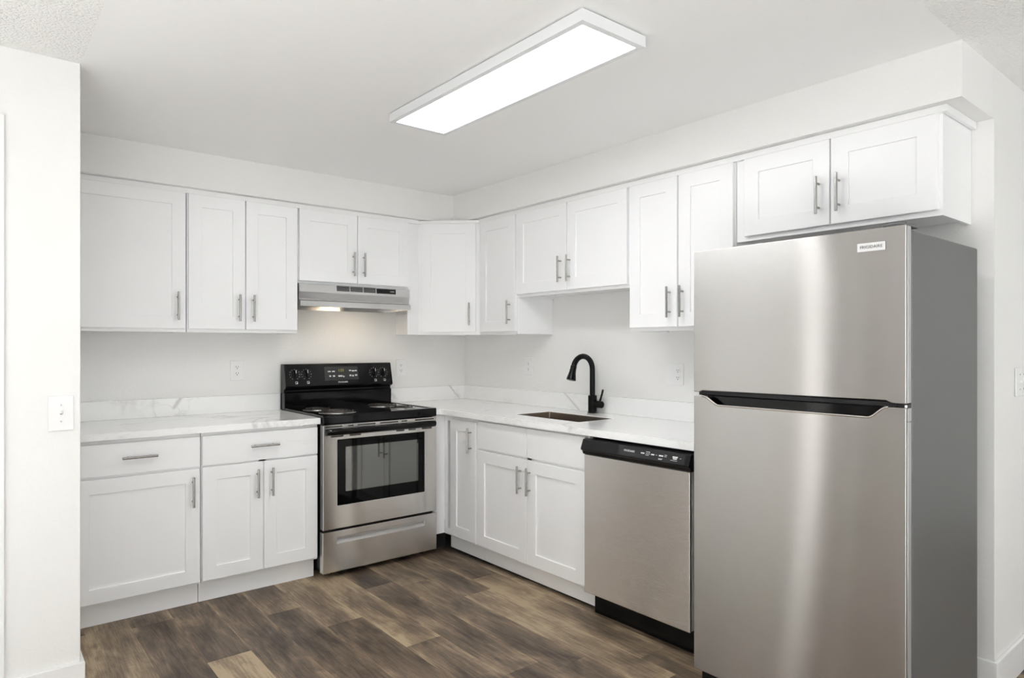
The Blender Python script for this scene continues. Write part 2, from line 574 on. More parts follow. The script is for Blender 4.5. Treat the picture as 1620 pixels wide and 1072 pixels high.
def floor():
    bm = bmesh.new()
    cl = bm.loops.layers.float_color.new('plank')
    W, LEN = 0.179, 1.22
    rng = random.Random(3)
    # joints and tones read off the photograph: row start -> (joint y, tone nearer the camera, tone beyond)
    known = {-2.400: (-0.70, 0.30, 0.55), -2.221: (-1.28, 0.74, 0.36), -2.042: (-0.52, 0.34, 0.46), -1.863: (-0.95, 0.28, 0.50), -1.684: (-1.26, 0.30, 0.66),
             -1.505: (-1.68, 0.32, 0.68), -1.326: (-2.15, 0.36, 0.42), -1.147: (-1.02, 0.40, 0.60), -0.968: (-1.36, 0.72, 0.46), -0.789: (-2.4, 0.5, 0.64)}
    x = -2.221 - W * 18
    k = 0
    while x < RX1 + 0.2:
        kx = min(known, key=lambda q: abs(q - x))
        kn = known[kx] if abs(kx - x) < 0.02 else None
        j0 = kn[0] if kn else -rng.random() * LEN
        ys = []
        y = j0
        while y < 0.3: y += LEN
        while y > RY0 - 0.2 - LEN:
            ys.append(y)
            y -= LEN
        for y1, y0 in zip(ys, ys[1:]):
            tone = rng.choice((0.28, 0.36, 0.46, 0.58, 0.7))
            if kn:
                if abs(y1 - j0) < 0.01: tone = kn[1]
                if abs(y0 - j0) < 0.01: tone = kn[2]
            col = (tone, rng.random(), rng.random(), 1)
            g = 0.0007
            top = [(x + g, y0 + g), (x + W - g, y0 + g), (x + W - g, y1 - g), (x + g, y1 - g)]
            bot = [(x, y0), (x + W, y0), (x + W, y1), (x, y1)]
            a = [bm.verts.new((*p, 0.0)) for p in top]
            b = [bm.verts.new((*p, -0.0012)) for p in bot]
            fs = [bm.faces.new(a)]
            for i in range(4):
                fs.append(bm.faces.new((b[i], b[(i + 1) % 4], a[(i + 1) % 4], a[i])))
            for f in fs:
                for l in f.loops: l[cl] = col
        x += W
        k += 1
    struct('floor', bm, M['floor'], smooth=0, fix=False)
floor()
M['carpet'] = bump(mat('pale_carpet', (0.68, 0.672, 0.66), 0.95), 400, 0.4, 0.004, 2)  # unseen pale floor covering, added to bounce light up to the ceiling
bm = bmesh.new(); add_cells(bm, [RX0, -2.95, RX1], [RY0, -4.9, YP - 0.015], lambda x, y: x < -2.95 or y < -4.9, 0.0002, 0.012)
struct('floor', bm, M['carpet'])

bm = bmesh.new(); add_box(bm, XL - 0.12, 0.12, 0.0, 0.12, -0.02, H + 0.1); struct('wall_back', bm, M['wall'])
bm = bmesh.new(); add_box(bm, 0.0, 0.12, YE, 0.0, -0.02, H + 0.1, bev=0.0); struct('wall_right', bm, M['wall'])
bm = bmesh.new(); add_box(bm, 0.12, RX1 + 0.1, YE, YE + 0.12, -0.02, H + 0.1); struct('wall_return', bm, M['wall'])
bm = bmesh.new()
add_cells(bm, [RX0 - 0.1, XL - 0.12, XL], [YP, YP + 0.12, 0.0], lambda x, y: x > XL - 0.12 or y < YP + 0.12, -0.02, H + 0.1)
bevel_sharp(bm, 0.004, 3)
struct('wall_left', bm, M['wall'])
bm = bmesh.new(); add_cells(bm, [RY0, -6.0, -3.75, YP + 0.12], [-0.02, 0.2, 2.12, H + 0.1], lambda y, z: not (-6.0 < y < -3.75 and 0.2 < z < 2.12), RX0 - 0.12, RX0)
bm.transform(Matrix(((0, 0, 1, 0), (1, 0, 0, 0), (0, 1, 0, 0), (0, 0, 0, 1)))); struct('wall_far_left', bm, M['wall'])
bm = bmesh.new(); add_box(bm, RX1, RX1 + 0.12, RY0, YE, -0.02, H + 0.1); struct('wall_far_right', bm, M['wall'])
bm = bmesh.new(); add_box(bm, RX0 - 0.12, RX1 + 0.12, RY0 - 0.12, RY0, -0.02, H + 0.1); struct('wall_front', bm, M['wall'])
bm = bmesh.new(); add_box(bm, XL, 0.0, YE, 0.0, H, H + 0.06); struct('ceiling', bm, M['ceil'])
bm = bmesh.new()
add_cells(bm, [RX0, XL, 0.0, RX1], [RY0, YE, YP + 0.02, 0.0], lambda x, y: y < YE or (x < XL and y < YP + 0.02), H, H + 0.06)
struct('ceiling', bm, M['popcorn'])
SO = 0.355
bm = bmesh.new()
add_cells(bm, [XL, -SO, 0.0], [YE, -SO, 0.0], lambda x, y: x > -SO or y > -SO, 2.178, H + 0.02)
bevel_sharp(bm, 0.003)
struct('soffit', bm, M['wall'])

def baseboard_profile(bm, x0, x1, y0, y1, h):
    add_box(bm, x0, x1, y0, y1, 0.0, h, bev=0.003)
bm = bmesh.new()
add_cells(bm, [-2.893, XL, XL + 0.013], [YP - 0.014, YP, -0.66], lambda x, y: y < YP or x > XL, 0.0, 0.145)
bevel_sharp(bm, 0.003)
struct('baseboard_left', bm, M['trim'])
bm = bmesh.new()
add_cells(bm, [-0.014, 0.0, RX1], [YE - 0.014, YE, -2.70], lambda x, y: y < YE or x < 0, 0.0, 0.132)
bevel_sharp(bm, 0.004)
struct('baseboard_right', bm, M['trim'])

# closet door and casing at the far left; only the casing's edge shows
bm = bmesh.new()
add_cells(bm, [-3.86, -3.79, -2.965, -2.894], [0.0, 2.065, 2.13], lambda x, z: z > 2.065 or x < -3.79 or x > -2.965, 0, 0.018)
bevel_sharp(bm, 0.004)
bm.transform(Matrix.Translation((0, YP, 0)) @ Matrix.Rotation(PI / 2, 4, 'X'))
struct('trim_1', bm, M['trim'])
bm = bmesh.new(); add_box(bm, -3.787, -2.968, YP - 0.012, YP - 0.001, 0.012, 2.062, bev=0.002)
struct('door_1', bm, M['trim'])

# living room behind the camera: added fill windows; slim window and doors for reflections
def window(n, face, a0, a1, z0, z1, at, panes=2, soft=None):
    """face 'Y+': glass faces +y at y=at (a along x); 'X+' faces +x; 'Y-' faces -y"""
    def box(bm, u0, u1, w0, w1, d0, d1, bev=0.003):
        if face[0] == 'Y':
            s = 1 if face[1] == '+' else -1
            add_box(bm, u0, u1, at + s * d0, at + s * d1, w0, w1, bev)
        else:
            add_box(bm, at + d0, at + d1, u0, u1, w0, w1, bev)
    bm = bmesh.new()
    f = 0.06
    box(bm, a0 - f, a1 + f, z1, z1 + f, 0.001, 0.03)
    box(bm, a0 - f, a1 + f, z0 - f, z0, 0.001, 0.03)
    box(bm, a0 - f, a0, z0, z1, 0.001, 0.03)
    box(bm, a1, a1 + f, z0, z1, 0.001, 0.03)
    for k in range(1, panes):
        c = a0 + (a1 - a0) * k / panes
        box(bm, c - 0.03, c + 0.03, z0, z1, 0.001, 0.026)
    w = struct('window_%d' % n, bm, M['trim'])
    bm = bmesh.new()
    if face == 'X+':
        vs = [bm.verts.new((at + 0.008, a, z)) for a, z in ((a0, z0), (a1, z0), (a1, z1), (a0, z1))]
        bm.faces.new(vs)
        obj('pane', bm, M['day'], w, fix=False)
    else:
        box(bm, a0, a1, z0, z1, 0.004, 0.012, 0)
        obj('pane', bm, soft or M['day'], w)
window(1, 'Y+', -4.6, -1.9, 0.25, 2.1, RY0, 3, M['day_back'])  # added with the next one as fill from behind, unseen
window(2, 'Y+', -0.9, 1.9, 0.25, 2.1, RY0, 3, M['day_back'])
window(3, 'Y-', -4.72, -4.34, 0.1, 2.1, YP, 1, M['day_soft'])
window(4, 'X+', -6.0, -3.75, 0.2, 2.12, RX0, 2)  # added, unseen: fill from the left and opening for the sun
bm = bmesh.new(); add_box(bm, -5.2, -4.80, YP - 0.03, YP - 0.002, 0.01, 2.1, bev=0.003)
struct('door_2', bm, M['brown_door'])  # unseen door, added as the dark band in the refrigerator's reflection
bm = bmesh.new(); add_box(bm, RX0 + 0.001, RX0 + 0.03, -2.2, -1.45, 0.013, 2.05, bev=0.003)
struct('door_3', bm, M['brown_door'])  # unseen door, added to darken the right side of that reflection

# ------------------------------------------------------------------ cabinets
T_DOOR = 0.02
def shaker(bm, x0, x1, z0, z1, yf, rail=0.068, dep=0.008):
    """one shaker door, its face at y = yf (front is -y)"""
    yb, yr = yf + T_DOOR, yf + dep
    e = 0.0015
    O = [(x0, z0), (x1, z0), (x1, z1), (x0, z1)]
    Ix0, Ix1, Iz0, Iz1 = x0 + rail, x1 - rail, z0 + rail, z1 - rail
    Q = [(Ix0, Iz0), (Ix1, Iz0), (Ix1, Iz1), (Ix0, Iz1)]
    rings = []
    rings.append([bm.verts.new((a, yb, b)) for a, b in O])
    rings.append([bm.verts.new((a, yf + e, b)) for a, b in O])
    s = [(1, 1), (-1, 1), (-1, -1), (1, -1)]
    rings.append([bm.verts.new((a + e * p, yf, b + e * q)) for (a, b), (p, q) in zip(O, s)])
    rings.append([bm.verts.new((a - e * p * .6, yf, b - e * q * .6)) for (a, b), (p, q) in zip(Q, s)])
    rings.append([bm.verts.new((a, yf + e * .6, b)) for a, b in Q])
    rings.append([bm.verts.new((a, yr, b)) for a, b in Q])
    for r, t in zip(rings, rings[1:]):
        for k in range(4):
            bm.faces.new((r[k], r[(k + 1) % 4], t[(k + 1) % 4], t[k]))
    bm.faces.new(rings[-1])
    bm.faces.new(rings[0][::-1])

def slab_front(bm, x0, x1, z0, z1, yf):
    add_box(bm, x0, x1, yf, yf + T_DOOR, z0, z1, bev=0.0018)

def pull(parent, x, z, yf, X, vertical=True, n=0.152):
    """brushed bar pull on two posts, centred at x, z"""
    bm = bmesh.new()
    off, r, h = 0.030, 0.0058, n / 2
    d = (lambda t: (x, yf - off, z + t)) if vertical else (lambda t: (x + t, yf - off, z))
    e = (lambda t: (x, yf, z + t)) if vertical else (lambda t: (x + t, yf, z))
    add_tube(bm, [d(-h), d(-h + .001), d(h - .001), d(h)], [r * .8, r, r, r * .8], 14)
    for t in (-0.048, 0.048):
        add_cyl(bm, e(t), d(t), 0.0045, n=10)
    return obj('handle', bm, M['nickel'], parent, X=X)

def face_frame(bm, x0, x1, z0, z1, y0, y1, mids=(), rails=(), st=0.036):
    add_box(bm, x0, x0 + st, y0, y1, z0, z1)
    add_box(bm, x1 - st, x1, y0, y1, z0, z1)
    for m in mids: add_box(bm, m - st / 2, m + st / 2, y0, y1, z0 + st, z1 - st)
    edges = [x0 + st] + [x1 - st]
    add_box(bm, edges[0], edges[1], y0, y1, z0, z0 + st)
    add_box(bm, edges[0], edges[1], y0, y1, z1 - st, z1)
    for r in rails: add_box(bm, edges[0], edges[1], y0, y1, r - st / 2, r + st / 2)

GAP = 0.0012
UB, UT = 1.397, 2.164           # standard wall-cabinet bottom and top
UD = 0.325                      # wall-cabinet door face

def wall_cabinet(label, x0, x1, z0, doors, X, group='white wall cabinets', dz0=None, frame0=None, name='wall_cabinet'):
    """x0..x1 in the wall's own direction; doors = [(x0, x1, handle x)]"""
    x0, x1 = x0 + GAP, x1 - GAP
    base = X @ Vector(((x0 + x1) / 2, -0.16, z0))
    t = thing(name, label, 'cabinet', base, group)
    bm = bmesh.new()
    add_box(bm, x0, x0 + 0.014, -0.286, -0.002, z0, UT)
    add_box(bm, x1 - 0.014, x1, -0.286, -0.002, z0, UT)
    add_box(bm, x0 + 0.014, x1 - 0.014, -0.286, -0.002, z0 + 0.016, UT)
    obj('carcass', bm, M['cab'], t, X=X)
    bm = bmesh.new()
    face_frame(bm, x0, x1, z0, UT, -0.305, -0.2865, mids=[(doors[0][1] + doors[1][0]) / 2] if len(doors) > 1 else [])
    obj('face_frame', bm, M['cab'], t, X=X)
    zb = z0 + 0.018 if dz0 is None else dz0
    for d0, d1, hx in doors:
        bm = bmesh.new()
        shaker(bm, d0, d1, zb, 2.150, -UD)
        d = obj('door', bm, M['cab'], t, X=X)
        pull(d, hx, zb + 0.121, -UD, X)
    return t

# left run (back wall)
wall_cabinet('white wall cabinet with one wide door, beside the left partition', -2.640, -2.074, UB, [(-2.632, -2.0795, -2.121)], I4)
wall_cabinet('tall white two-door wall cabinet directly left of the range hood', -2.072, -1.455, UB, [(-2.0655, -1.766, -1.802), (-1.761, -1.4605, -1.723)], I4)
wall_cabinet('short white two-door wall cabinet above the stainless range hood', -1.453, -0.691, 1.703, [(-1.448, -1.0705, -1.101), (-1.0665, -0.6955, -1.029)], I4, dz0=1.717)

# diagonal corner cabinet with its filler strip
def corner_cabinet():
    t = thing('corner_wall_cabinet', 'white diagonal wall cabinet with one door in the room corner', 'cabinet', (-0.22, -0.22, UB), 'white wall cabinets')
    e = 0.0015
    bm = bmesh.new()
    k = 0.013
    add_prism(bm, [(-0.002, -0.002), (-0.61 + e, -0.002), (-0.61 + e, -0.305 + k), (-0.305 + k, -0.61 + e), (-0.002, -0.61 + e)], 'Z', UB + 0.004, UT)
    obj('carcass', bm, M['cab'], t)
    X = Matrix.Translation((-0.4575, -0.4575, 0)) @ Matrix.Rotation(-PI / 4, 4, 'Z')
    hw = 0.2157
    bm = bmesh.new()
    face_frame(bm, -hw + 0.001, hw - 0.001, UB, UT, -0.0, 0.018)
    obj('face_frame', bm, M['cab'], t, X=X)
    bm = bmesh.new()
    shaker(bm, -0.187, 0.187, UB + 0.018, 2.150, -T_DOOR - 0.0005)
    d = obj('door', bm, M['cab'], t, X=X)
    pull(d, 0.145, UB + 0.018 + 0.121, -T_DOOR, X)
    boxobj('filler_strip', M['cab'], t, -0.6895, -0.6095, -0.305, -0.286, UB, UT)
corner_cabinet()

# right-hand wall: local x = -world y
wall_cabinet('narrow white single-door wall cabinet right of the diagonal corner cabinet', 0.612, 1.006, UB, [(0.630, 1.0015, 0.953)], RB)
wall_cabinet('short white two-door wall cabinet above the sink and faucet', 1.007, 1.930, 1.628, [(1.0115, 1.4655, 1.422), (1.4715, 1.921, 1.496)], RB, dz0=1.645)
wall_cabinet('tall white two-door wall cabinet left of the refrigerator top', 1.931, 2.549, UB, [(1.9395, 2.2385, 2.198), (2.2465, 2.5435, 2.274)], RB)
wall_cabinet('white two-door wall cabinet above the refrigerator', 2.5515, 3.373, 1.788, [(2.5995, 2.977, 2.936), (2.983, 3.3615, 3.017)], RB, dz0=1.807)

# scribe moulding along the tops
bm = bmesh.new()
add_cells(bm, [-2.66, -0.612, -0.318], [-0.323, -0.304], lambda x, y: x < -0.612, 2.1505, 2.177)
bevel_sharp(bm, 0.002)
struct('trim_2', bm, M['trim'])
bm = bmesh.new()
add_cells(bm, [-0.323, -0.304, -0.003], [-3.390, -3.374, -0.612], lambda x, y: x < -0.304 or y < -3.374, 2.1505, 2.177)
bevel_sharp(bm, 0.002)
struct('trim_3', bm, M['trim'])
X = Matrix.Translation((-0.4575, -0.4575, 0)) @ Matrix.Rotation(-PI / 4, 4, 'Z')
bm = bmesh.new(); add_box(bm, -0.2135, 0.2135, -0.019, -0.0005, 2.1515, 2.172, bev=0.002)
struct('trim_4', bm, M['trim'], X=X)

# base cabinets: box front at 0.6045, door face at 0.6245
BD, BT = 0.6245, 0.880
def base_cabinet(label, x0, x1, X, doors, drawers=(), false_fronts=(), door_top=0.694, filler=None, toe=(None, None), name='base_cabinet', zb=0.1245):
    x0, x1 = x0 + GAP, x1 - GAP
    t = thing(name, label, 'cabinet', X @ Vector(((x0 + x1) / 2, -0.3, 0)), 'white base cabinets')
    bm = bmesh.new()
    add_box(bm, x0, x0 + 0.016, -0.586, -0.003, 0.112, BT - 0.002)
    add_box(bm, x1 - 0.016, x1, -0.586, -0.003, 0.112, BT - 0.002)
    add_box(bm, x0 + 0.016, x1 - 0.016, -0.586, -0.003, 0.112, 0.128)
    add_box(bm, x0 + 0.016, x1 - 0.016, -0.012, -0.003, 0.128, BT - 0.002)
    obj('carcass', bm, M['cab'], t, X=X)
    bm = bmesh.new()
    face_frame(bm, x0, x1, 0.112, BT - 0.001, -0.6045, -0.5865, mids=[(doors[0][1] + doors[1][0]) / 2] if len(doors) > 1 else [], rails=[0.702] if (drawers or false_fronts) else [])
    obj('face_frame', bm, M['cab'], t, X=X)
    ta = x0 if toe[0] is None else toe[0]
    tb = x1 if toe[1] is None else toe[1]
    bm = bmesh.new(); add_box(bm, ta, tb, -0.5545, -0.539, 0.013 if X is RB else 0.001, 0.1105)
    obj('toe_kick', bm, M['toe'], t, X=X)
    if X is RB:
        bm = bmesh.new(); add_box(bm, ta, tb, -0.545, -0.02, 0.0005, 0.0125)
        obj('plinth', bm, M['dark'], t, X=X)  # black strip standing in for the shade below the raised toe board
    for d0, d1, hx in doors:
        bm = bmesh.new()
        shaker(bm, d0, d1, zb, door_top, -BD)
        d = obj('door', bm, M['cab'], t, X=X)
        pull(d, hx, door_top - 0.112, -BD, X)
    for d0, d1 in drawers:
        bm = bmesh.new(); slab_front(bm, d0, d1, 0.712, 0.862, -BD)
        d = obj('drawer', bm, M['cab'], t, X=X)
        pull(d, (d0 + d1) / 2 + (0.003 if d0 > -2.1 else 0), 0.7905, -BD, X, vertical=False)
    for d0, d1 in false_fronts:
        bm = bmesh.new(); slab_front(bm, d0, d1, 0.709, 0.868, -BD)
        obj('false_front', bm, M['cab'], t, X=X)
    if filler:
        for f in filler:
            boxobj('filler_strip', M['cab'], t, *f, X=X)
    return t
base_cabinet('white base cabinet with a drawer and one wide door, by the left partition', -2.655, -2.0765, I4, [(-2.628, -2.083, -2.119)], [(-2.628, -2.083)], door_top=0.700)
base_cabinet('white base cabinet with a drawer over two doors, left of the range', -2.0755, -1.4555, I4, [(-2.071, -1.7655, -1.800), (-1.7625, -1.4625, -1.723)], [(-2.071, -1.462)], door_top=0.703)
c = base_cabinet('narrow white base cabinet with one tall door, in the corner right of the range', 0.625, 0.9995, RB, [(0.718, 0.9905, 0.947)], door_top=0.858)
# the filler beside the range belongs to the corner cabinet; it faces the room's front
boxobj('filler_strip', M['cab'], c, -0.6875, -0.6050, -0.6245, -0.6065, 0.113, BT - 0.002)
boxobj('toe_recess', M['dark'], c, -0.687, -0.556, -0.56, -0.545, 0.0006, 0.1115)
base_cabinet('white sink base cabinet with two false fronts over two doors', 1.0005, 1.9265, RB, [(1.0095, 1.4645, 1.416), (1.4695, 1.9085, 1.494)], false_fronts=[(1.0095, 1.4645), (1.4695, 1.9085)], door_top=0.694)

# ------------------------------------------------------------------ worktops and upstands
CT, CB, CE = 0.915, 0.881, 0.647
bm = bmesh.new()
add_box(bm, XL + 0.002, -1.4535, -CE, -0.002, CB, CT, bev=0.002)
tag(obj('countertop', bm, M['quartz']), 'white veined quartz countertop left of the range', 'countertop')
SX0, SX1, SY0, SY1 = -0.475, -0.200, -1.717, -1.190     # sink cut-out
bm = bmesh.new()
add_cells(bm, [-0.6865, -CE, SX0, SX1, -0.002], [-2.64, SY0, SY1, -CE, -0.002],
          lambda x, y: (x > -CE or y > -CE) and not (SX0 < x < SX1 and SY0 < y < SY1), CB, CT)
bevel_sharp(bm, 0.002)
tag(obj('countertop', bm, M['quartz']), 'white veined L-shaped quartz countertop holding the sink', 'countertop')
US = 1.019
bm = bmesh.new(); add_box(bm, XL + 0.002, -1.4535, -0.021, -0.002, CT + .0005, US, bev=0.0015)
tag(obj('backsplash', bm, M['quartz']), 'low white quartz backsplash behind the countertop left of the range', 'backsplash')
bm = bmesh.new(); add_box(bm, -0.6865, -0.0225, -0.021, -0.002, CT + .0005, US, bev=0.0015)
tag(obj('backsplash', bm, M['quartz']), 'short white quartz backsplash between the range and the corner', 'backsplash')
bm = bmesh.new(); add_box(bm, -0.021, -0.002, -2.64, -0.002, CT + .0005, US, bev=0.0015)
tag(obj('backsplash', bm, M['quartz']), 'long low white quartz backsplash behind the sink faucet', 'backsplash')

# ------------------------------------------------------------------ sink, faucet
def sink():
    t = thing('sink', 'rectangular undermount stainless sink set into the quartz countertop', 'sink', ((SX0 + SX1) / 2, (SY0 + SY1) / 2, 0.69))
    bm = bmesh.new()
    e, zt, zb = -0.0012, CT - 0.0015, 0.69
    x0, x1, y0, y1 = SX0 - e, SX1 + e, SY0 - e, SY1 + e
    def ring(dx, z, r=0.02, n=5):
        out = []
        X0, X1, Y0, Y1 = x0 + dx, x1 - dx, y0 + dx, y1 - dx
        for cx, cy, a0 in ((X1 - r, Y1 - r, 0), (X0 + r, Y1 - r, PI / 2), (X0 + r, Y0 + r, PI), (X1 - r, Y0 + r, 1.5 * PI)):
            for k in range(n + 1):
                a = a0 + PI / 2 * k / n
                out.append(bm.verts.new((cx + r * math.cos(a), cy + r * math.sin(a), z)))
        return out
    rings = [ring(0.0, zt, 0.006), ring(0.002, zt - 0.004, 0.008), ring(0.003, zt - 0.03, 0.012), ring(0.006, zb + 0.03), ring(0.02, zb + 0.006), ring(0.04, zb + 0.002)]
    n = len(rings[0])
    for a, b in zip(rings, rings[1:]):
        for k in range(n):
            bm.faces.new((a[k], a[(k + 1) % n], b[(k + 1) % n], b[k]))
    bm.faces.new(rings[-1])
    obj('basin', bm, M['sink'], t, fix=False)
    bm = bmesh.new()
    add_lathe(bm, ((x0 + x1) / 2, (y0 + y1) / 2, zb + 0.002), [(0.044, 0.0005), (0.044, 0.003), (0.036, 0.004), (0.03, 0.001), (0.0, 0.001)], 24)
    obj('drain', bm, M['chrome'], t)
sink()

def faucet():
    fx, fy = -0.066, -1.426
    t = thing('faucet', 'matte black gooseneck pull-down faucet behind the sink', 'faucet', (fx, fy, CT))
    bm = bmesh.new()
    add_lathe(bm, (fx, fy, CT), [(0.030, 0.0005), (0.030, 0.005), (0.0265, 0.008), (0.0265, 0.104), (0.024, 0.107), (0.017, 0.109), (0.0, 0.109)], 28)
    obj('base', bm, M['blackm'], t)
    path = [(fx, fy, CT + 0.107), (fx, fy, 1.10), (fx, fy, 1.17)]
    cx, cz, r = fx - 0.081, 1.178, 0.081
    for k in range(0, 15):
        a = math.radians(k * 162 / 14)
        path.append((cx + r * math.cos(a), fy, cz + r * math.sin(a)))
    bm = bmesh.new()
    add_tube(bm, path, 0.0165, 18)
    obj('gooseneck', bm, M['blackm'], t)
    p = Vector(path[-1])
    d = (Vector((-0.252, fy, 1.104)) - p).normalized()
    bm = bmesh.new()
    L = [(0.0, 0.0175), (0.003, 0.0185), (0.025, 0.0185), (0.045, 0.021), (0.075, 0.0275), (0.084, 0.0285), (0.087, 0.026), (0.088, 0.018)]
    add_tube(bm, [p + d * a for a, _ in L], [b for _, b in L], 22)
    h = obj('spray_head', bm, M['blackm'], t)
    bm = bmesh.new()
    q = p + d * 0.03
    nrm = Vector((d.z, 0, -d.x)) * (1 if d.z < 0 else -1)
    add_tube(bm, [q + nrm * 0.015, q + nrm * 0.022], 0.006, 10)
    obj('button', bm, M['blackp'], h)
    bm = bmesh.new()
    add_tube(bm, [(fx, fy - 0.018, 0.970), (fx, fy - 0.030, 0.970), (fx, fy - 0.076, 0.970), (fx, fy - 0.080, 0.970)], [0.019, 0.021, 0.021, 0.018], 22)
    b = obj('valve', bm, M['blackm'], t)
    bm = bmesh.new()
    add_tube(bm, [(fx, fy - 0.060, 0.985), (fx, fy - 0.078, 1.032), (fx, fy - 0.086, 1.058), (fx, fy - 0.087, 1.061)], [0.0062, 0.006, 0.0065, 0.004], 12)
    obj('lever', bm, M['blackm'], b)
faucet()

# ------------------------------------------------------------------ range
def kitchen_range():
    x0, x1 = -1.4485, -0.6915
    cx = (x0 + x1) / 2
    yf = -0.665
    t = thing('range', 'black and stainless electric coil range between the base cabinets', 'range', (cx, -0.34, 0))
    bm = bmesh.new()
    add_box(bm, x0 + 0.004, x1 - 0.004, yf + 0.045, -0.03, 0.05, 0.874)
    add_box(bm, x0 + 0.03, x1 - 0.03, yf + 0.06, -0.06, 0.016, 0.05)
    obj('body', bm, M['blackp'], t)
    for fx in (x0 + 0.06, x1 - 0.06):
        for fy in (yf + 0.09, -0.1):
            bm = bmesh.new(); add_cyl(bm, (fx, fy, 0.0), (fx, fy, 0.02), 0.018, n=14)
            obj('foot', bm, M['blackp'], t)
    # cooktop: tray with a raised rim
    bm = bmesh.new()
    add_box(bm, x0, x1, yf - 0.002, -0.03, 0.876, 0.9255, bev=0.006, seg=3)
    cells = bmesh.new()
    add_cells(bm, [x0 + 0.002, x0 + 0.022, x1 - 0.022, x1 - 0.002], [yf + 0.002, yf + 0.03, -0.094, -0.088], lambda x, y: not (x0 + 0.022 < x < x1 - 0.022 and yf + 0.03 < y < -0.094), 0.9245, 0.9285)
    cells.free()
    obj('cooktop', bm, M['black'], t)
    for bx, by, r in ((-1.305, -0.245, 0.075), (-1.278, -0.480, 0.097), (-0.862, -0.262, 0.097), (-0.845, -0.485, 0.075)):
        bm = bmesh.new()
        path = []
        turns = 4 if r > 0.08 else 3
        N = turns * 26
        for k in range(N + 1):
            a = 2 * PI * k / 26
            rr = 0.018 + (r - 0.018) * k / N
            path.append((bx + rr * math.cos(a), by + rr * math.sin(a), 0.9318))
        add_tube(bm, path, 0.0034, 8)
        for a in (0.5, 2.6, 4.7):
            add_box(bm, *sorted((bx, bx + 0.001)), by - 0.0005, by + 0.0005, 0.9275, 0.929)
            add_tube(bm, [(bx, by, 0.9278), (bx + r * math.cos(a), by + r * math.sin(a), 0.9278)], 0.002, 6)
        b = obj('burner', bm, M['coil'], t)
        bm = bmesh.new()
        add_lathe(bm, (bx, by, 0.9256), [(0.0, 0.0006), (0.02, 0.0006), (r * .8, 0.0008), (r + 0.004, 0.0028), (r + 0.012, 0.0034), (r + 0.015, 0.0022), (r + 0.015, 0.0003)], 36)
        obj('drip_pan', bm, M['chrome'], b)
    # backguard
    bm = bmesh.new()
    add_prism(bm, [(-0.012, 0.915), (-0.082, 0.915), (-0.082, 1.020), (-0.070, 1.028), (-0.070, 1.040), (-0.098, 1.052), (-0.103, 1.064), (-0.101, 1.074), (-0.071, 1.200), (-0.064, 1.205), (-0.02, 1.205), (-0.012, 1.2)], 'X', x0, x1)
    bevel_sharp(bm, 0.0015, 2, 0.25)
    bg = obj('backguard', bm, M['black'], t)
    # control-panel frame: from (y -.101, z 1.074) to (-.071, 1.200)
    o = Vector((0, -0.101, 1.074)); u = Vector((0, 0.030, 0.126)).normalized(); n = Vector((0, -u.z, u.y))
    def onp(x, z, d=0.0):
        return Vector((x, 0, 0)) + o + u * ((z - 1.074) / u.z) + n * d
    R = Vector((1, 0, 0))
    def plate(bm, xa, xb, za, zb, d0, d1):
        P = [onp(xa, za, d0), onp(xb, za, d0), onp(xb, zb, d0), onp(xa, zb, d0)]
        Q = [onp(xa, za, d1), onp(xb, za, d1), onp(xb, zb, d1), onp(xa, zb, d1)]
        A = [bm.verts.new(p) for p in P]; B = [bm.verts.new(p) for p in Q]
        bm.faces.new(A); bm.faces.new(B)
        for i in range(4):
            bm.faces.new((A[i], A[(i + 1) % 4], B[(i + 1) % 4], B[i]))
    bm = bmesh.new(); plate(bm, -1.187, -0.947, 1.094, 1.182, -0.001, 0.002)
    dp = obj('display', bm, M['display'], bg)
    lettering('clock', '1:23', M['clock'], dp, onp(-1.070, 1.158, 0.0025), R, u, 0.024)
    for xa, xb, z in ((-1.163, -1.142, 1.152), (-1.133, -1.114, 1.152), (-1.012, -0.997, 1.156), (-0.992, -0.974, 1.153), (-0.970, -0.956, 1.154)):
        bm = bmesh.new(); plate(bm, xa, xb, z - 0.003, z + 0.003, 0.0018, 0.0026)
        obj('key_mark', bm, M['print'], dp)
    for xa, xb, z in ((-1.155, -1.142, 1.122), (-1.130, -1.115, 1.122), (-1.092, -1.062, 1.121), (-1.058, -1.05, 1.117), (-1.012, -0.998, 1.123), (-0.993, -0.98, 1.121), (-0.972, -0.956, 1.124)):
        for za, zb in ((z - 0.0045, z - 0.001), (z + 0.001, z + 0.0045)):
            bm = bmesh.new(); plate(bm, xa, xb, za, zb, 0.0018, 0.0026)
            obj('key_mark', bm, M['print'], dp)
    lettering('maker_name', 'FRIGIDΑIRE'.replace('Α', 'A'), M['print'], bg, onp(-1.062, 1.0815, 0.001), R, u, 0.0135, 0.001, space=1.0)
    for kx in (-1.385, -1.308, -0.829, -0.760):
        bm = bmesh.new()
        def ring(d, r, nn=24):
            c = onp(kx, 1.139, d)
            return [bm.verts.new(c + R * r * math.cos(2 * PI * k / nn) + u * r * math.sin(2 * PI * k / nn)) for k in range(nn)]
        rs = [ring(0.0005, 0.0265), ring(0.004, 0.0265), ring(0.006, 0.021), ring(0.014, 0.0195), ring(0.0155, 0.018)]
        for a, b in zip(rs, rs[1:]):
            for k in range(24): bm.faces.new((a[k], a[(k + 1) % 24], b[(k + 1) % 24], b[k]))
        bm.faces.new(rs[-1]); bm.faces.new(rs[0])
        plate(bm, kx - 0.006, kx + 0.006, 1.139 - 0.0235, 1.139 + 0.0235, 0.014, 0.027)
        kn = obj('knob', bm, M['black'], bg)
        bm = bmesh.new()
        plate(bm, kx - 0.0016, kx + 0.0016, 1.142, 1.161, 0.0268, 0.0275)
        obj('pointer', bm, M['print'], kn)
        bm = bmesh.new()
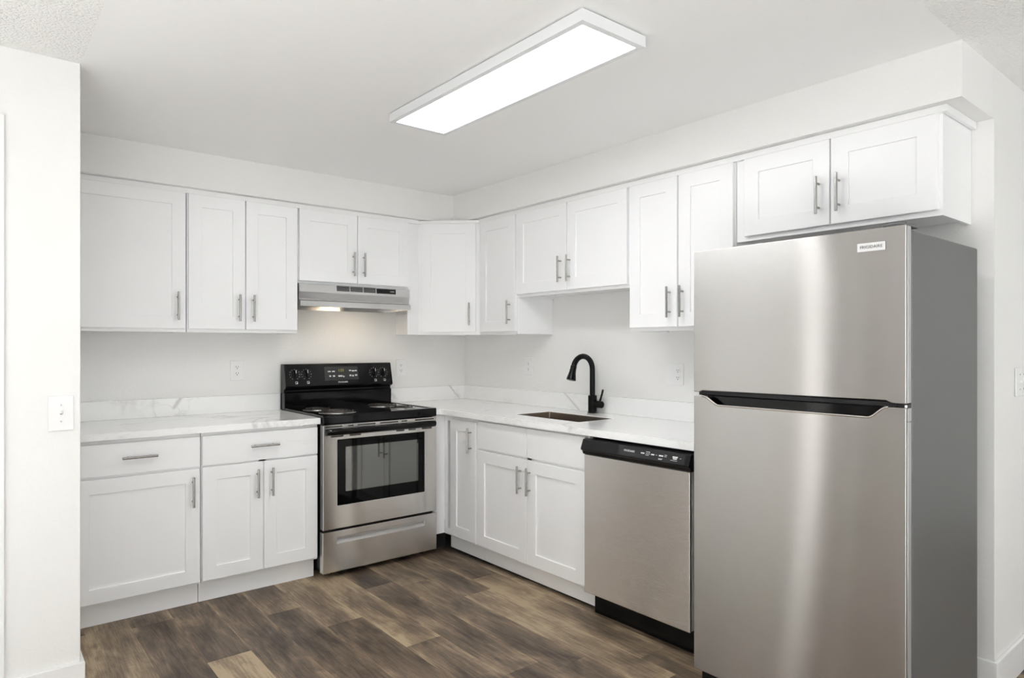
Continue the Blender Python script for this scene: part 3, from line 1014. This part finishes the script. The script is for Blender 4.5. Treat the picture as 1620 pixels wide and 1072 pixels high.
        for k in range(11):
            a = math.radians(-60 + 30 * k)
            c = onp(kx, 1.139) + R * 0.0325 * math.cos(a) + u * 0.0325 * math.sin(a)
            q = [c + (R * sx + u * sz) * 0.0014 + n * 0.0008 for sx, sz in ((-1, -1), (1, -1), (1, 1), (-1, 1))]
            bm.faces.new([bm.verts.new(p) for p in q])
        # little square of four burners under each knob
        s, w = 0.0075, 0.0015
        zc = 1.0865
        plate(bm, kx + 0.008 - s, kx + 0.008 + s, zc - s, zc - s + w, 0.0, 0.001)
        plate(bm, kx + 0.008 - s, kx + 0.008 + s, zc + s - w, zc + s, 0.0, 0.001)
        plate(bm, kx + 0.008 - s, kx + 0.008 - s + w, zc - s + w, zc + s - w, 0.0, 0.001)
        plate(bm, kx + 0.008 + s - w, kx + 0.008 + s, zc - s + w, zc + s - w, 0.0, 0.001)
        plate(bm, kx + 0.0085, kx + 0.0135, zc - 0.0055, zc - 0.0005, 0.0, 0.001)
        obj('dial_marks', bm, M['print'], bg, fix=False)
    # oven door: steel frame with the glass set in
    wx0, wx1, wz0, wz1 = -1.361, -0.779, 0.409, 0.785
    bm = bmesh.new()
    add_cells(bm, [x0 + 0.002, wx0, wx1, x1 - 0.002], [0.278, wz0, wz1, 0.872], lambda x, z: not (wx0 < x < wx1 and wz0 < z < wz1), 0, 0.042)
    bm.transform(Matrix.Translation((0, yf + 0.042, 0)) @ Matrix.Rotation(PI / 2, 4, 'X'))
    bevel_sharp(bm, 0.003)
    od = obj('oven_door', bm, M['steel_range'], t)
    bm = bmesh.new(); add_box(bm, wx0 - 0.004, wx1 + 0.004, yf + 0.005, yf + 0.03, wz0 - 0.004, wz1 + 0.004)
    wn = obj('window', bm, M['glass'], od)
    bm = bmesh.new(); add_box(bm, wx0 + 0.052, wx1 - 0.045, yf + 0.0035, yf + 0.006, wz0 + 0.075, wz1 - 0.045)
    obj('inner_pane', bm, M['mirror_glass'], wn)
    bm = bmesh.new()
    # full-width rounded handle, returning to the door at both ends
    hx0, hx1, hz = x0 + 0.012, x1 - 0.010, 0.8335
    prof = [(-0.0, -0.021), (-0.018, -0.022), (-0.034, -0.016), (-0.041, -0.004), (-0.041, 0.006), (-0.034, 0.014), (-0.018, 0.018), (0.0, 0.018)]
    secs = []
    for x, k in ((hx0, 0.15), (hx0 + 0.006, 0.55), (hx0 + 0.03, 0.8), (hx0 + 0.09, 0.95), (hx0 + 0.2, 1.0), (hx1 - 0.2, 1.0), (hx1 - 0.09, 0.95), (hx1 - 0.03, 0.8), (hx1 - 0.006, 0.55), (hx1, 0.15)):
        secs.append([bm.verts.new((x, yf - 0.0005 + a * k, hz + b * (0.75 + 0.25 * k))) for a, b in prof])
    for a, b in zip(secs, secs[1:]):
        for k in range(len(prof)):
            bm.faces.new((a[k], a[(k + 1) % len(prof)], b[(k + 1) % len(prof)], b[k]))
    bm.faces.new(secs[0]); bm.faces.new(secs[-1])
    obj('handle', bm, M['black'], od)
    bm = bmesh.new()
    for z, dz, spans in ((0.8615, 0.0035, ((-1.435, -1.33), (-1.295, -1.262), (-1.235, -1.12), (-1.09, -0.968), (-0.945, -0.905), (-0.85, -0.713))),
                         (0.8045, 0.0035, ((-1.40, -1.325), (-1.285, -1.215), (-0.98, -0.925), (-0.895, -0.845), (-0.80, -0.728)))):
        for a, b in spans:
            add_box(bm, a, b, yf - 0.0006, yf + 0.002, z - dz, z + dz)
    obj('vent_slots', bm, M['dark'], od)
    # storage drawer with a grip slot
    bm = bmesh.new()
    add_cells(bm, [x0, wx0, wx1, x1], [0.033, 0.195, 0.228, 0.2655], lambda x, z: not (wx0 < x < wx1 and 0.195 < z < 0.228), 0, 0.042)
    bm.transform(Matrix.Translation((0, yf + 0.042, 0)) @ Matrix.Rotation(PI / 2, 4, 'X'))
    bevel_sharp(bm, 0.003)
    dr = obj('storage_drawer', bm, M['steel_range'], t)
    bm = bmesh.new()
    add_prism(bm, [(yf + 0.004, 0.195), (yf + 0.03, 0.213), (yf + 0.03, 0.2282), (yf + 0.034, 0.2282), (yf + 0.034, 0.1945), (yf + 0.004, 0.1945)], 'X', wx0, wx1)
    obj('grip', bm, M['grip'], dr)
def _glass2():
    M['mirror_glass'] = mat('coated_oven_glass', (0.02, 0.02, 0.02), 0.035, 0.0)
    M['mirror_glass'].node_tree.nodes['Principled BSDF'].inputs['IOR'].default_value = 2.6
    M['mirror_glass'].node_tree.nodes['Principled BSDF'].inputs['Specular Tint'].default_value = (0.95, 0.97, 0.93, 1)
    M['grip'] = mat('bright_grip', (0.72, 0.71, 0.70), 0.3, 0.5)
_glass2()
kitchen_range()

# ------------------------------------------------------------------ range hood
def hood():
    x0, x1 = -1.4515, -0.6915
    zt = 1.7015
    t = thing('range_hood', 'stainless under-cabinet range hood above the range', 'range hood', ((x0 + x1) / 2, -0.17, 1.56))
    # shell: top panel, slanted band, front lip, open underneath
    outer = [(-0.004, zt), (-0.312, zt), (-0.330, zt - 0.004), (-0.333, 1.652), (-0.330, 1.645), (-0.322, 1.612), (-0.328, 1.600), (-0.345, 1.594), (-0.347, 1.562)]
    inner = [(-0.339, 1.562), (-0.338, 1.588), (-0.318, 1.594), (-0.312, 1.612), (-0.318, 1.69), (-0.012, 1.69), (-0.012, 1.556), (-0.004, 1.556)]
    bm = bmesh.new()
    add_prism(bm, outer + inner, 'X', x0 + 0.004, x1 - 0.004)
    obj('shell', bm, M['steel_hood'], t, smooth=0.5)
    for xa, xb in ((x0, x0 + 0.004), (x1 - 0.004, x1)):
        bm = bmesh.new()
        add_prism(bm, outer + [(-0.004, 1.556)], 'X', xa, xb)
        obj('side_panel', bm, M['steel_hood'], t)
    bm = bmesh.new(); add_box(bm, x0 + 0.005, x1 - 0.005, -0.310, -0.013, 1.584, 1.588)
    obj('bottom_plate', bm, M['filter'], t)
    bm = bmesh.new(); add_box(bm, -1.38, -1.12, -0.20, -0.04, 1.581, 1.5838)
    obj('grease_filter', bm, M['filter'], t)
    bm = bmesh.new()
    for xa, xb in ((-1.212, -1.127), (-1.120, -1.036), (-1.028, -0.945)):
        for k in range(6):
            z = 1.664 + k * 0.0056
            add_box(bm, xa, xb, -0.3345, -0.3318, z, z + 0.0038)
    obj('vent_grille', bm, M['seal'], t)
    bm = bmesh.new(); add_box(bm, -0.937, -0.798, -0.3345, -0.3318, 1.662, 1.694, bev=0.0006)
    sw = obj('switch_panel', bm, M['blackp'], t)
    for xa in (-0.922, -0.882):
        bm = bmesh.new(); add_box(bm, xa, xa + 0.03, -0.3385, -0.3347, 1.668, 1.688, bev=0.001)
        obj('rocker', bm, M['black'], sw)
    bm = bmesh.new(); add_box(bm, -0.838, -0.81, -0.3349, -0.3342, 1.676, 1.6795)
    obj('switch_mark', bm, M['badge'], sw)
    bm = bmesh.new(); add_box(bm, -1.075, -0.945, -0.300, -0.225, 1.574, 1.5838, bev=0.004)
    obj('lamp_lens', bm, M['hood_led'], t)
hood()

# ------------------------------------------------------------------ dishwasher
def dishwasher():
    X = RB
    a0, a1 = 1.936, 2.553
    yf = -0.657
    t = thing('dishwasher', 'stainless dishwasher with black control panel, between sink cabinet and refrigerator', 'dishwasher', X @ Vector(((a0 + a1) / 2, -0.3, 0)))
    bm = bmesh.new(); add_box(bm, a0 + 0.006, a1 - 0.006, -0.60, -0.04, 0.115, 0.878)
    obj('tub', bm, M['blackp'], t, X=X)
    bm = bmesh.new(); add_box(bm, a0 + 0.004, a1 - 0.004, -0.585, -0.05, 0.001, 0.114)
    obj('toe_panel', bm, M['black'], t, X=X)
    bm = bmesh.new(); add_box(bm, a0, a1 - 0.001, yf, yf + 0.012, 0.118, 0.792, bev=0.0035, seg=3)
    d = obj('door', bm, M['steel_dw'], t, X=X)
    bm = bmesh.new(); add_box(bm, a0 + 0.004, a1 - 0.002, yf + 0.0155, -0.601, 0.121, 0.79, bev=0.002)
    obj('inner_door', bm, M['liner'], d, X=X)
    # control panel: bulging, undercut grip below
    bm = bmesh.new()
    add_prism(bm, [(-0.6015, 0.862), (-0.640, 0.869), (-0.662, 0.866), (-0.679, 0.822), (-0.678, 0.815), (-0.668, 0.810), (-0.664, 0.797), (-0.660, 0.793), (-0.6015, 0.793)], 'X', a0 - 0.004, a1 + 0.008)
    bevel_sharp(bm, 0.003, 2, 0.4)
    c = obj('control_panel', bm, M['blackp'], t, X=X)
    o = Vector((0, -0.6792, 0.822)); u = Vector((0, 0.017, 0.044)).normalized(); n = Vector((0, -u.z, u.y)); R = Vector((1, 0, 0))
    def onp(x, z, d=0.0):
        return Vector((x, 0, 0)) + o + u * ((z - 0.822) / u.z) + n * d
    def plate(bm, xa, xb, za, zb, d0, d1):
        P = [onp(xa, za, d0), onp(xb, za, d0), onp(xb, zb, d0), onp(xa, zb, d0)]
        Q = [onp(xa, za, d1), onp(xb, za, d1), onp(xb, zb, d1), onp(xa, zb, d1)]
        A = [bm.verts.new(p) for p in P]; B = [bm.verts.new(p) for p in Q]
        bm.faces.new(A); bm.faces.new(B)
        for i in range(4):
            bm.faces.new((A[i], A[(i + 1) % 4], B[(i + 1) % 4], B[i]))
    bm = bmesh.new(); plate(bm, 2.173, 2.540, 0.823, 0.8635, -0.0005, 0.0008)
    k = obj('key_strip', bm, M['display'], c, X=X)
    lettering('maker_name', 'FRIGIDAIRE', M['print'], k, onp(2.235, 0.8445, 0.0014), R, u, 0.0125, 0.0008, X=X)
    for xa, xb, za, zb in ((2.302, 2.322, 0.842, 0.847), (2.330, 2.352, 0.851, 0.853), (2.330, 2.354, 0.844, 0.8455), (2.330, 2.348, 0.838, 0.8395), (2.360, 2.377, 0.842, 0.847), (2.385, 2.392, 0.844, 0.8455),
                           (2.402, 2.425, 0.842, 0.8475), (2.402, 2.424, 0.832, 0.8335), (2.402, 2.420, 0.8285, 0.83), (2.431, 2.444, 0.849, 0.8505), (2.431, 2.443, 0.843, 0.8445),
                           (2.474, 2.500, 0.845, 0.8505), (2.477, 2.497, 0.839, 0.843), (2.466, 2.50, 0.833, 0.8342), (2.511, 2.519, 0.844, 0.8455)):
        bm = bmesh.new(); plate(bm, xa, xb, za, zb, 0.0006, 0.0014)
        obj('key_mark', bm, M['print'], k, X=X)
dishwasher()

# ------------------------------------------------------------------ refrigerator
def refrigerator():
    X = RB
    a0, a1 = 2.686, 3.438            # local x = -world y
    yf = -0.820
    t = thing('refrigerator', 'stainless top-freezer refrigerator standing at the end of the right-hand wall', 'refrigerator', X @ Vector(((a0 + a1) / 2, -0.45, 0)))
    bm = bmesh.new(); add_box(bm, a0 + 0.004, a1 - 0.001, -0.768, -0.160, 0.03, 1.675, bev=0.007, seg=3)
    obj('body', bm, M['fridge_side'], t, X=X)
    bm = bmesh.new()
    add_box(bm, a0 + 0.02, a1 - 0.02, -0.795, -0.70, 0.022, 0.07, bev=0.003)
    obj('base_grille', bm, M['blackp'], t, X=X)
    for fx in (a0 + 0.05, a1 - 0.05):
        for fy in (-0.755, -0.22):
            bm = bmesh.new(); add_cyl(bm, (fx, fy, 0.0), (fx, fy, 0.032), 0.022, n=16)
            obj('foot', bm, M['blackp'], t, X=X)
    def arc(pts, n=7):
        """smooth S-curve between two (x, z) points"""
        (xa, za), (xb, zb) = pts
        return [(xa + (xb - xa) * k / n, za + (zb - za) * (0.5 - 0.5 * math.cos(PI * k / n))) for k in range(n + 1)]
    # freezer door (upper)
    low = arc([(a0 + 0.022, 1.1445), (a0 + 0.040, 1.1505)]) + arc([(a1 - 0.060, 1.1545), (a1 - 0.036, 1.1465)])
    up = arc([(a0 + 0.036, 1.1305), (a0 + 0.112, 1.0985)]) + arc([(a1 - 0.112, 1.0985), (a1 - 0.050, 1.1345)])
    fz = [(a0, 1.1445)] + low + [(a1, 1.1465), (a1, 1.6855), (a0, 1.6855)]
    fr = [(a0, 0.077), (a1, 0.077), (a1, 1.1345)] + up[::-1] + [(a0, 1.1305)]
    for nm, poly, z0, z1 in (('freezer_door', fz, 1.157, 1.683), ('fridge_door', fr, 0.081, 1.092)):
        bm = bmesh.new()
        add_prism(bm, poly, 'Y', yf, yf + 0.009)
        bmesh.ops.recalc_face_normals(bm, faces=bm.faces[:])
        bevel_sharp(bm, 0.003, 3, 0.6)
        d = obj(nm, bm, M['steel'], t, X=X, smooth=0.5)
        bm = bmesh.new()
        add_box(bm, a0 + 0.006, a1 - 0.010, yf + 0.0092, yf + 0.0168, z0 + 0.002, z1 - 0.002)
        obj('gasket', bm, M['seal'], d, X=X)
        bm = bmesh.new()
        if nm == 'freezer_door':
            add_box(bm, a0 + 0.001, a1, yf + 0.017, -0.777, 1.1475, 1.6855, bev=0.004)
        else:
            add_box(bm, a0 + 0.001, a1, yf + 0.017, -0.777, 0.078, 1.092, bev=0.003)
            add_box(bm, a1 - 0.05, a1, yf + 0.017, -0.777, 1.0922, 1.1335, bev=0.002)
            add_box(bm, a0 + 0.001, a0 + 0.035, yf + 0.017, -0.777, 1.0922, 1.1295, bev=0.002)
        obj('door_edge', bm, M['door_edge'], d, X=X)
        if nm == 'freezer_door':
            bm = bmesh.new(); add_box(bm, a0 + 0.612, a0 + 0.695, yf - 0.0022, yf - 0.0002, 1.616, 1.6425, bev=0.0005)
            bd = obj('badge', bm, M['badge'], d, X=X)
            lettering('maker_name', 'FRIGIDAIRE', M['ink'], bd, Vector((a0 + 0.6535, yf - 0.0026, 1.6292)), Vector((1, 0, 0)), Vector((0, 0, 1)), 0.0128, 0.0006, space=1.04, X=X)
            bm = bmesh.new()
            # black lip under the freezer door that hands pull on
            add_prism(bm, [(yf + 0.012, 1.1535), (yf + 0.002, 1.150), (yf + 0.001, 1.137), (yf + 0.012, 1.133), (yf + 0.03, 1.140)], 'X', a0 + 0.034, a1 - 0.03)
            obj('grip_lip', bm, M['blackp'], d, X=X)
        else:
            bm = bmesh.new()
            add_prism(bm, [(yf + 0.006, 1.097), (yf + 0.030, 1.087), (yf + 0.036, 1.135), (yf + 0.040, 1.135), (yf + 0.040, 1.085), (yf + 0.011, 1.085)], 'X', a0 + 0.040, a1 - 0.052)
            obj('grip_pocket', bm, M['black'], d, X=X)
            bm = bmesh.new()
            add_tube(bm, [(x, yf + 0.0035, z - 0.0005) for x, z in up], 0.0046, 10)
            obj('grip_trim', bm, M['chrome'], d, X=X)
    bm = bmesh.new(); add_box(bm, a0 + 0.004, a1 - 0.012, -0.79, -0.7685, 1.1315, 1.146)
    obj('door_divider', bm, M['seal'], t, X=X)
    bm = bmesh.new()
    add_box(bm, a1 - 0.045, a1 + 0.0, yf + 0.012, -0.778, 1.1355, 1.1455, bev=0.001)
    hb = obj('middle_hinge', bm, M['blackp'], t, X=X)
    bm = bmesh.new(); add_cyl(bm, (a1 - 0.004, yf + 0.010, 1.1355), (a1 - 0.004, yf + 0.010, 1.143), 0.0045, n=12)
    obj('hinge_pin', bm, M['chrome'], hb, X=X)
    bm = bmesh.new()
    add_box(bm, a1 - 0.075, a1 - 0.006, yf + 0.018, -0.70, 1.6865, 1.698, bev=0.004)
    obj('hinge_cover', bm, M['fridge_side'], t, X=X)
refrigerator()

# ------------------------------------------------------------------ ceiling light
def ceiling_light():
    x0, x1, y0, y1 = -1.525, -1.222, -2.780, -1.562
    zb = H - 0.045
    t = thing('ceiling_light', 'long rectangular white-framed led panel light on the ceiling', 'ceiling light', ((x0 + x1) / 2, (y0 + y1) / 2, zb))
    f = 0.024
    bm = bmesh.new()
    add_cells(bm, [x0, x0 + f, x1 - f, x1], [y0, y0 + f, y1 - f, y1], lambda x, y: not (x0 + f < x < x1 - f and y0 + f < y < y1 - f), zb, H - 0.006)
    bevel_sharp(bm, 0.0015)
    obj('frame', bm, M['lamp_frame'], t)
    bm = bmesh.new(); add_box(bm, x0 + 0.012, x1 - 0.012, y0 + 0.012, y1 - 0.012, H - 0.006, H - 0.0005)
    obj('mounting_plate', bm, M['seal'], t)
    bm = bmesh.new(); add_box(bm, x0 + f - .001, x1 - f + .001, y0 + f - .001, y1 - f + .001, zb + 0.003, zb + 0.009)
    obj('diffuser', bm, M['led'], t)
ceiling_light()

# under-cabinet puck light beneath the cabinet above the sink
t = thing('puck_light', 'small round puck light under the short cabinet above the sink', 'light fixture', (-0.175, -1.17, 1.63))
bm = bmesh.new(); add_lathe(bm, (-0.175, -1.17, 1.6435), [(0.036, 0.0), (0.036, -0.010), (0.031, -0.014), (0.026, -0.014), (0.024, -0.011), (0.0, -0.011)], 24)
obj('housing', bm, M['plastic'], t)

# ------------------------------------------------------------------ outlets and switches
def outlet(label, cx, zc, X, gangs=1, recept=0, wide=0.08, tall=0.121, yw=0.0):
    t = thing('wall_outlet', label, 'outlet', X @ Vector((cx, yw, zc)), 'white wall outlets')
    bm = bmesh.new(); add_box(bm, cx - wide / 2, cx + wide / 2, yw - 0.0065, yw - 0.0005, zc - tall / 2, zc + tall / 2, bev=0.0025, seg=3)
    p = obj('cover_plate', bm, M['plastic'], t, X=X)
    rx = cx + recept
    for s in (0.0195, -0.0195):
        bm = bmesh.new()
        pts = []
        for k in range(28):
            a = 2 * PI * k / 28
            pts.append((rx + 0.0172 * math.cos(a), zc + s + max(-0.0135, min(0.0135, 0.0172 * math.sin(a)))))
        add_prism(bm, pts, 'Y', yw - 0.0085, yw - 0.0063)
        r = obj('receptacle', bm, M['plastic'], t, X=X)
        bm = bmesh.new()
        add_box(bm, rx - 0.0075, rx - 0.0052, yw - 0.0090, yw - 0.0084, zc + s - 0.0015, zc + s + 0.0065)
        add_box(bm, rx + 0.0052, rx + 0.0075, yw - 0.0090, yw - 0.0084, zc + s - 0.0015, zc + s + 0.0065)
        add_cyl(bm, (rx, yw - 0.0090, zc + s - 0.0075), (rx, yw - 0.0084, zc + s - 0.0075), 0.0027, n=10)
        obj('slots', bm, M['slot'], r, X=X)
    bm = bmesh.new(); add_cyl(bm, (rx, yw - 0.0075, zc), (rx, yw - 0.0063, zc), 0.003, n=10)
    obj('screw', bm, M['plastic'], t, X=X)
    if gangs == 2:
        for s in (0.03, -0.03):
            bm = bmesh.new(); add_cyl(bm, (cx - 0.028, yw - 0.0075, zc + s), (cx - 0.028, yw - 0.0063, zc + s), 0.003, n=10)
            obj('screw', bm, M['plastic'], t, X=X)
outlet('white wall outlet above the countertop left of the range', -1.7145, 1.171, I4)
outlet('white wall outlet just right of the range control panel', -0.570, 1.163, I4)
outlet('white wall outlet between the room corner and the faucet', 0.766, 1.180, RB)
outlet('wide white two-gang wall outlet beside the refrigerator', 1.985, 1.167, RB, gangs=2, recept=0.024, wide=0.118, tall=0.119)

def switch(label, cx, zc, yw, toggles, wide, tall=0.122):
    t = thing('light_switch', label, 'light switch', (cx, yw, zc), 'white light switches')
    bm = bmesh.new(); add_box(bm, cx - wide / 2, cx + wide / 2, yw - 0.007, yw - 0.0005, zc - tall / 2, zc + tall / 2, bev=0.003, seg=3)
    obj('cover_plate', bm, M['plastic'], t)
    for dx in toggles:
        x = cx + dx
        bm = bmesh.new()
        add_box(bm, x - 0.0052, x + 0.0052, yw - 0.0085, yw - 0.0064, zc - 0.012, zc + 0.012, bev=0.0008)
        add_prism(bm, [(yw - 0.008, zc - 0.005), (yw - 0.021, zc + 0.003), (yw - 0.0225, zc + 0.010), (yw - 0.017, zc + 0.0105), (yw - 0.008, zc + 0.006)], 'X', x - 0.0042, x + 0.0042)
        obj('toggle', bm, M['plastic'], t)
        for s in (0.030, -0.030):
            bm = bmesh.new(); add_cyl(bm, (x, yw - 0.0078, zc + s), (x, yw - 0.0065, zc + s), 0.003, n=10)
            obj('screw', bm, M['nickel'], t)
switch('white light switch on the left partition', -2.729, 1.0745, YP, [0.0], 0.079, 0.129)
switch('white double light switch on the wall right of the refrigerator', 0.335, 1.175, YE, [-0.025, 0.025], 0.148, 0.116)
